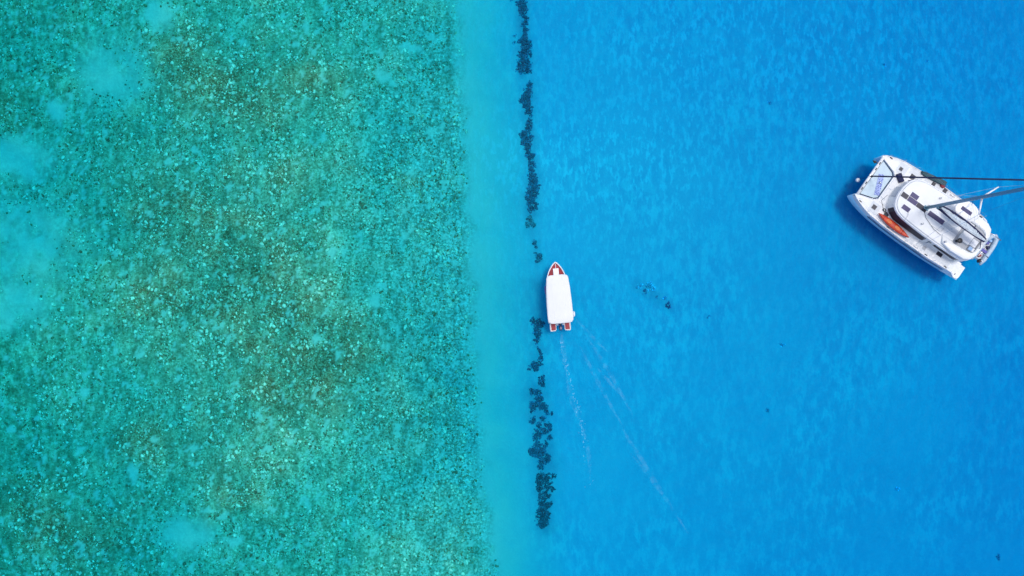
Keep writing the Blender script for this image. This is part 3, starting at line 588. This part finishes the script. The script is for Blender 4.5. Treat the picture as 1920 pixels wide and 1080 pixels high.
    MB().box(-4.7, -4.2, -1.5, 1.5, 1.42, 1.85, .05).build('cockpit_bench', 'cush', root)
    # glazed centre strip and solar panels on the roof
    ys0, ys1 = .0, .42; zr = 2.715
    for (x1, x0, mt, nm) in ((3.1, 2.5, 'glass', 'roof_glass'), (2.44, 1.55, 'solar', 'roof_glass'), (1.53, .55, 'glass', 'roof_glass'), (.28, -1.28, 'solar', 'roof_glass'), (-1.3, -2.05, 'lgrey', 'roof_walkway'), (-2.07, -2.95, 'lgrey', 'roof_walkway')):
        MB().box(x0, x1, ys0, ys1, 2.60, zr + (.01 if mt == 'glass' else 0), .008).build(nm, mt, roof)
    for x, y in ((2.09, -.24), (2.08, 1.05)): MB().box(x - .36, x + .36, y - .2, y + .2, 2.6, 2.725, .01).build('solar_panel', 'solar', roof)
    MB().tube([(1.75, 1.12, 2.73), (1.6, 1.5, 2.74), (1.55, 1.95, 2.62)], .02, 6).build('handrail', 'steel', roof)
    MB().tube([(-.35, 1.0, 2.74), (-1.5, .97, 2.76)], .016, 6).build('handrail', 'steel', roof)
    MB().tube([(-1.5, .97, 2.75), (-1.55, .5, 2.75)], .016, 6).build('handrail', 'steel', roof)
    # flybridge
    FO = [(-1.75, 1.1), (-2.1, 1.72), (-3.0, 1.93), (-4.3, 1.86), (-4.78, 1.58), (-5.0, 1.1), (-5.06, 0)]
    FI = [(-2.75, 1.0), (-2.9, 1.2), (-3.6, 1.18), (-4.35, 1.12), (-4.68, .95), (-4.76, .7), (-4.78, 0)]
    def full(P): return P + [(x, -y) for x, y in P[-2 if abs(P[-1][1]) < 1e-6 else -1::-1]]
    for sg in (1, -1):
        secs = []
        for k in range(7):
            (a, b), (c_, d_) = FO[k], FI[k]
            hz = (2.78, 2.92, 3.02, 3.05, 3.06, 3.06, 3.06)[k]
            secs.append([(a, sg * b, 2.6), (a, sg * b, hz - .05), (a * .93 + c_ * .07, sg * (b * .93 + d_ * .07), hz), (a * .2 + c_ * .8, sg * (b * .2 + d_ * .8), hz - .02), (c_, sg * d_, hz - .06), (c_, sg * d_, 2.6)])
        MB().loft(secs).build('flybridge_coaming', 'gel', roof, True)
    MB().box(-4.75, -2.8, -1.15, 1.15, 2.6, 2.73).build('flybridge_floor', 'grey', roof)
    for (a, b, c_, d_, h_) in ((-4.0, -3.0, -.28, .62, 2.98), (-4.6, -4.02, -.1, .52, 2.98), (-4.72, -4.2, .55, .9, 2.9), (-3.5, -2.82, -1.1, -.5, 2.95)): MB().box(a, b, c_, d_, 2.72, h_, .06).build('seat_cushion', 'cush', roof)
    MB().prism([(-3.55, -.92), (-3.75, -1.38), (-4.3, -1.36), (-4.72, -1.1), (-4.75, -.8), (-4.4, -.7)], 2.72, 2.90, .02).build('sun_pad', 'grey', roof)
    hc = MB(); hc.loft([[(-3.06 + r_ * math.cos(t), .84 + r_ * math.sin(t), z_) for t in np.linspace(0, 6.283, 12, endpoint=False)] for r_, z_ in ((.1, 2.73), (.1, 3.05), (.2, 3.1), (.23, 3.22), (.15, 3.27))]); hc.build('helm_seat', 'black', roof, True)
    MB().box(-4.5, -4.15, .6, .92, 2.9, 2.94, .01).build('towel', 'towel', roof)
    # starboard hard bimini over the helm
    bo = smooth_poly([(-.70, -.55), (-.55, -1.1), (-.70, -1.70), (-1.4, -1.93), (-2.0, -1.9), (-2.62, -1.62), (-2.78, -1.15), (-2.52, -.58), (-2.05, -.33), (-1.1, -.42)], 2)
    bi = MB(); bi.loft([[(x, y, 4.10) for x, y in bo], [(x, y, 4.16) for x, y in bo], [((x + 1.67) * .94 - 1.67, (y + 1.13) * .92 - 1.13, 4.20) for x, y in bo], [((x + 1.67) * .5 - 1.67, (y + 1.13) * .5 - 1.13, 4.23) for x, y in bo]])
    bim = bi.build('bimini', 'gel', root, True)
    MB().box(-2.05, -1.05, -1.23, -.91, 4.17, 4.245, .01).build('bimini_window', 'solar', bim)
    for x, y in ((-.85, -.7), (-.95, -1.6), (-2.3, -1.6), (-2.4, -.7)): MB().tube([(x, y, 2.65), (x, y, 4.12)], .025, 6).build('bimini_post', 'steel', bim)
    # deck hatches
    for x, y, s_, mt, rot in ((3.95, -2.05, .15, 'glass', 0), (3.92, 2.05, .19, 'glass', 0), (2.71, -2.06, .19, 'black', 0), (2.67, 1.98, .17, 'black', 0), (-1.75, 2.42, .15, 'lgrey', 0), (-3.16, 2.0, .23, 'black', 0), (.84, -2.63, .13, 'black', 0), (-.31, -2.74, .14, 'black', 0)):
        hh = MB().box(x - s_ - .04, x + s_ + .04, y - s_ - .04, y + s_ + .04, 1.40, 1.452, .01).build('deck_hatch', 'lgrey' if mt != 'black' else 'black', root)
        MB().box(x - s_, x + s_, y - s_, y + s_, 1.44, 1.466, .005).build('hatch_pane', 'glass' if mt != 'lgrey' else 'grey', hh)
    for sg in (1, -1):
        for (x0, x1, y0, y1) in ((3.4, 4.3, 1.62, 2.62), (1.9, 3.2, 2.2, 2.80), (-.7, 1.7, 2.24, 2.84), (-2.7, -.95, 2.1, 2.66), (-4.4, -2.85, 1.55, 2.64)):
            MB().box(x0, x1, min(sg * y0, sg * y1), max(sg * y0, sg * y1), 1.425, 1.436).build('nonslip_panel', 'nonslip', root)
    MB().box(3.5, 3.98, -1.1, 1.1, 1.425, 1.434).build('nonslip_panel', 'nonslip', root)
    # foredeck sun pads
    for y0, y1 in ((-1.0, -.04), (.0, .96)): MB().box(3.5, 3.95, y0, y1, 1.42, 1.475, .03).build('sun_pad', 'cush', root)
    for y in (-1.35, 1.35): MB().tube([(3.9, y, 1.46), (3.3, y * 1.05, 1.46)], .018, 6).build('handrail', 'steel', root)
    for x, y, z_ in ((.2, 1.35, 2.69), (.2, -1.35, 2.69), (-2.2, 1.55, 2.95), (-2.0, -1.75, 2.92), (-.6, -.75, 2.70), (4.75, 0, 1.36)):
        MB().loft([[(x + r_ * math.cos(t), y + r_ * math.sin(t), z_ + h_) for t in np.linspace(0, 6.283, 10, endpoint=False)] for r_, h_ in ((.09, -.06), (.09, .03), (.06, .06), (.085, .15), (.03, .17))]).build('winch', 'steel', root, True)
    for sg in (1, -1):
        for x in (5.2, 1.9, -2.2, -4.2): MB().box(x - .13, x + .13, sg * (interp(x, o_) - .16) - .03, sg * (interp(x, o_) - .16) + .03, 1.43, 1.51, .015).build('deck_cleat', 'black', root)
    for pts in ([(.75, .3, 2.73), (.2, .75, 2.73), (-.9, 1.15, 2.73), (-1.7, 1.2, 2.73)], [(.75, -.25, 2.73), (.1, -.55, 2.73), (-.6, -.72, 2.74)], [(3.6, .5, 1.50), (3.75, 1.2, 1.47), (3.35, 1.55, 1.46), (2.9, 1.95, 1.46), (2.4, 2.15, 1.46)], [(4.0, -1.3, 1.46), (3.4, -1.6, 1.46), (2.9, -1.9, 1.46), (2.0, -2.25, 1.46)]):
        MB().tube(pts, .014, 5).build('running_line', 'rope', root)
    # lifelines
    for sg in (1, -1):
        xs = [5.5, 4.2, 2.9, 1.5, 0, -1.5, -3.0, -4.3]; tops = []
        for X in xs:
            y = sg * (interp(X, o_) - .06); MB().tube([(X, y, 1.43), (X, y, 2.0)], .013, 5).build('stanchion', 'steel', root); tops.append((X, y, 1.99))
        for dz in (0, -.27): MB().tube([(a, b, c_ + dz) for a, b, c_ in tops], .006, 4).build('lifeline', 'steel', root)
    # mast, spreaders, rig
    mx, my = .71, .02
    ms = MB(); secs = []
    for z_, k in ((2.66, 1.0), (9, 1.0), (15, .95), (18.6, .7)): secs.append([(mx + .17 * k * math.cos(t), my + .105 * k * math.sin(t), z_) for t in np.linspace(0, 6.283, 14, endpoint=False)])
    ms.loft(secs); mast = ms.build('mast', 'metal', root, True)
    MB().box(mx - .24, mx + .2, my - .16, my + .16, 2.62, 2.80, .03).build('mast_step', 'metal', mast)
    for sg in (1, -1):
        tip = (.20, my + sg * 1.28, 9.85)
        sp = MB(); sp.tube([(mx - .03, my + sg * .1, 9.75), tip], [.075, .05], 8); sp.build('spreader', 'gelcap', mast, True)
        MB().tube([(-1.23, sg * 2.78, 1.45), tip, (mx - .1, my + sg * .05, 16.8)], .011, 5).build('shroud', 'steel', mast)
        MB().tube([(-.95, sg * 2.74, 1.45), (mx, my + sg * .1, 9.5)], .011, 5).build('shroud', 'steel', mast)
        MB().box(-1.33, -.85, sg * 2.76 - .04, sg * 2.76 + .04, 1.43, 1.5, .01).build('chainplate', 'steel', root)
        for k in range(3): MB().tube([(-1.0 - k * 1.1, my + sg * .30, 4.65), (.55, my + sg * .06, 8.5)], .005, 4).build('lazy_jack', 'rope', mast)
    fs = MB(); fs.tube([(5.72, 0.03, 1.6), (5.66, .03, 1.85), (mx + .15, my, 17.0)], [.05, .065, .06], 8); fs.build('furled_headsail', 'navy', root, True)
    MB().tube([(5.73, .03, 1.52), (5.71, .03, 1.66)], .10, 10).build('furling_drum', 'rope', root)
    # boom with sail stowed in an open navy bag
    bx0, bx1, by, bz = .52, -4.35, .03, 4.0
    bo_ = MB().tube([(bx0, by, bz), (bx1, by, bz + .05)], .11, 8); boom = bo_.build('boom', 'metal', root, True)
    N = 26; tt = np.linspace(0, 1, N); wd = .06 + .26 * np.sin(np.pi * np.clip(tt * .93 + .05, 0, 1)) ** .8
    for sg in (1, -1):
        v = []; f = []
        for k, t in enumerate(tt):
            X = bx0 - .1 + (bx1 - bx0 + .15) * t; top_z = bz + .55 * (1 - .55 * t); yb = by + sg * .10; yt = by + sg * (wd[k] + .03)
            v += [(X, yb, bz), (X, (yb + yt) / 2 + sg * .08, (bz + top_z) / 2), (X, yt + sg * .035, top_z), (X, yt - sg * .035, top_z + .01), (X, yb - sg * .03, bz + .02)]
        for k in range(N - 1):
            for j in range(5): a = k * 5 + j; b = k * 5 + (j + 1) % 5; f.append((a, b, b + 5, a + 5))
        mesh_obj('sail_bag', v, f, 'navy', boom, True)
    secs = []; rs = np.random.default_rng(5)
    for k, t in enumerate(np.linspace(0, 1, 40)):
        X = bx0 - .15 + (bx1 - bx0 + .1) * t; ww = float(np.interp(t, tt, wd)) * .98; zt = bz + .5 * (1 - .55 * t); s = []
        for j in range(11):
            u = j / 10 * 2 - 1; s.append((X, by + ww * u, zt - .10 * u * u + .05 * math.sin(j * 2.1 + t * 9) + .03 * rs.standard_normal()))
        s += [(X, by + ww * .5, bz + .05), (X, by - ww * .5, bz + .05)]; secs.append(s)
    MB().loft(secs).build('stowed_sail', 'sail', boom, True)
    MB().tube([(bx1 + .3, by, bz), (-4.9, .35, 3.1)], .03, 6).build('mainsheet', 'navy', boom)
    # davits
    for y in (-1.6, .25): MB().tube([(-4.95, y, 2.2), (-5.6, y, 2.45), (-6.35, y, 2.35)], .045, 8).build('davit', 'steel', root, True)
    return root
cat = catamaran()

def on_cat(o, x, y, z, rot=0.0):
    wx_, wy_ = C2W(x, y); o.location = (wx_, wy_, z); o.rotation_euler = (0, 0, YAW + rot); return o

# kayak on the port side deck
def kayak():
    root = empty('kayak', (0, 0, 0)); on_cat(root, 1.70, 2.47, 1.45, R(-3.8)); tag(root, 'orange red kayak lying on the side deck of the catamaran', 'kayak')
    secs = []; h = 1.68
    for t in np.linspace(-1, 1, 21):
        b = .295 * (1 - abs(t) ** 2.1) ** .9 + .012; rk = .10 * abs(t) ** 4; tz = .30 + .08 * abs(t) ** 3
        secs.append([(h * t, b, tz - .07), (h * t, b * .55, tz), (h * t, 0, tz + .02), (h * t, -b * .55, tz), (h * t, -b, tz - .07), (h * t, -b * .8, .10 + rk), (h * t, 0, .015 + rk), (h * t, b * .8, .10 + rk)])
    MB().loft(secs).build('hull', 'orange', root, True)
    for x0 in (-.35, .55):
        o = smooth_poly([(x0 - .3, -.13), (x0 + .25, -.15), (x0 + .25, .15), (x0 - .3, .13)], 2); MB().prism(o, .28, .33, .01).build('seat_well', 'orange2', root)
    for x in (-.95, 1.05): MB().tube([(x, -.2, .31), (x + .05, 0, .345), (x, .2, .31)], .012, 5).build('deck_strap', 'black', root)
    return root
kayak()
# board along the starboard deck edge
b = MB(); b.prism([(1.2, -.12), (1.1, .1), (.7, .19), (-1.0, .23), (-1.2, .18), (-1.22, -.18), (-1.0, -.23), (.7, -.19)], 0, .14, .03)
on_cat(tag(b.build('paddle_board', 'teal', None), 'long dark teal board lashed along the far deck edge of the catamaran', 'board'), 1.2, -3.0, 1.50, R(9.5))
# soft bag on the foredeck, crate and cloth by the far rail
b = MB(); o = smooth_poly([(-.40, -.21), (-.36, -.22), (.36, -.22), (.40, -.21), (.40, .21), (.36, .22), (-.36, .22), (-.40, .21)], 1); b.prism(o, 0, .26, .07)
on_cat(tag(b.build('duffel_bag', 'navy', None, True), 'dark navy bag lying on the foredeck behind the trampoline', 'bag'), 3.6, -1.32, 1.433, R(-35.5 + 90 - 88))
b = MB(); o = smooth_poly([(-.2, -.12), (.18, -.15), (.24, .1), (-.16, .16)], 1); b.prism(o, 0, .2, .05)
on_cat(tag(b.build('cloth_bundle', 'redb', None, True), 'small dark red cloth bundle on the far side deck of the catamaran', 'bundle'), .12, -2.92, 1.43)
b = MB(); b.box(4.28, 5.2, -.32, .28, 0, .03, .01); b2 = MB()
mo_ = MB(); mo_.prism([(-.95, -.24), (.95, -.24), (.95, .24), (-.95, .24)], 0, .03, .008)
on_cat(tag(mo_.build('sun_mat', 'print', None), 'blue printed sun mat lying across the catamaran trampoline', 'mat'), 4.68, .15, 1.336, R(-68))
# coil of rope near the cabin front
b = MB(); b.tube([(.16 * math.cos(t) * (1 - t / 40), .11 * math.sin(t), .03 + t * .003) for t in np.linspace(0, 15, 40)], .022, 5)
on_cat(tag(b.build('rope_coil', 'rope', None), 'dark coil of rope on the deck ahead of the cabin windows', 'rope'), 3.05, 1.75, 1.433)
# anchor hung under the crossbeam and bridle buoy
def anchor():
    root = empty('anchor', (0, 0, 0)); on_cat(root, 5.98, -1.42, 1.05); tag(root, 'dark anchor sticking out ahead of the catamaran crossbeam', 'anchor')
    MB().box(-.35, .25, -.03, .03, .0, .07, .01).build('shank', 'black', root); MB().prism([(.32, 0), (.02, .15), (-.05, .04), (-.05, -.04), (.02, -.15)], -.05, -.005, .01).build('fluke', 'black', root)
anchor()
def buoy():
    root = empty('mooring_buoy', (0, 0, 0)); on_cat(root, 6.02, .36, 0.0); tag(root, 'small white mooring buoy floating just ahead of the catamaran', 'buoy')
    MB().loft([[(r_ * math.cos(t), r_ * math.sin(t), z_) for t in np.linspace(0, 6.283, 12, endpoint=False)] for r_, z_ in ((.05, -.2), (.16, -.1), (.19, .02), (.16, .14), (.05, .2))]).build('float', 'gelcap', root, True)
    MB().tube([(0, 0, .18), (0, 0, .3)], .03, 6).build('eye', 'steel', root)
buoy()
b = MB(); P0 = C2W(6.02, .36); P1 = C2W(5.8, .05); x0, y0 = P0; x1, y1 = P1
b.tube([(x0, y0, .28), ((x0 + x1) / 2, (y0 + y1) / 2, .6), (x1, y1, 1.28)], .014, 5); tag(b.build('mooring_line', 'rope', None), 'thin dark line from the white buoy up to the catamaran crossbeam', 'rope')
# dinghy slung across the stern
def dinghy():
    root = empty('dinghy', (0, 0, 0)); on_cat(root, -6.27, -.72, 0.95); tag(root, 'pale blue inflatable dinghy slung across the catamaran stern', 'dinghy')
    r = .21; pth = [(.44, 1.42), (.44, .9), (.44, -.3), (.40, -.8), (.24, -1.2), (0, -1.36), (-.24, -1.2), (-.40, -.8), (-.44, -.3), (-.44, .9), (-.44, 1.42)]
    rad_ = [.08, r, r, r, r, r, r, r, r, r, .08]
    MB().tube([(x, y, .28 + (.12 if y < -1 else 0)) for x, y in pth], rad_, 12).build('inflatable_tube', 'tube', root, True)
    MB().prism([(.4, 1.1), (.4, -.6), (.2, -1.1), (-.2, -1.1), (-.4, -.6), (-.4, 1.1)], .08, .16).build('floor', 'lgrey', root)
    MB().box(-.38, .38, 1.08, 1.14, .1, .5, .01).build('transom', 'gel', root)
    MB().box(-.36, .36, .1, .36, .34, .39, .01).build('thwart', 'violet', root)
    om = MB(); om.loft([[(a * math.cos(t), 1.3 + b_ * math.sin(t), z_) for t in np.linspace(0, 6.283, 12, endpoint=False)] for z_, a, b_ in ((.42, .08, .12), (.5, .13, .19), (.68, .13, .2), (.76, .08, .12))]); om.build('outboard_motor', 'black', root, True)
    MB().tube([(-.05, -.2, .2), (.2, .9, .42)], .03, 6).build('oar', 'gelcap', root)
    for x, y, z_, m_ in ((.1, .75, .16, 'redb'), (-.15, -.25, .16, 'navy'), (.15, -.55, .16, 'violet'), (.05, -.85, .16, 'towel')): MB().prism(smooth_poly([(x - .16, y - .13), (x + .16, y - .13), (x + .16, y + .13), (x - .16, y + .13)], 1), z_, z_ + .22, .06).build('bundle', m_, root)
dinghy()
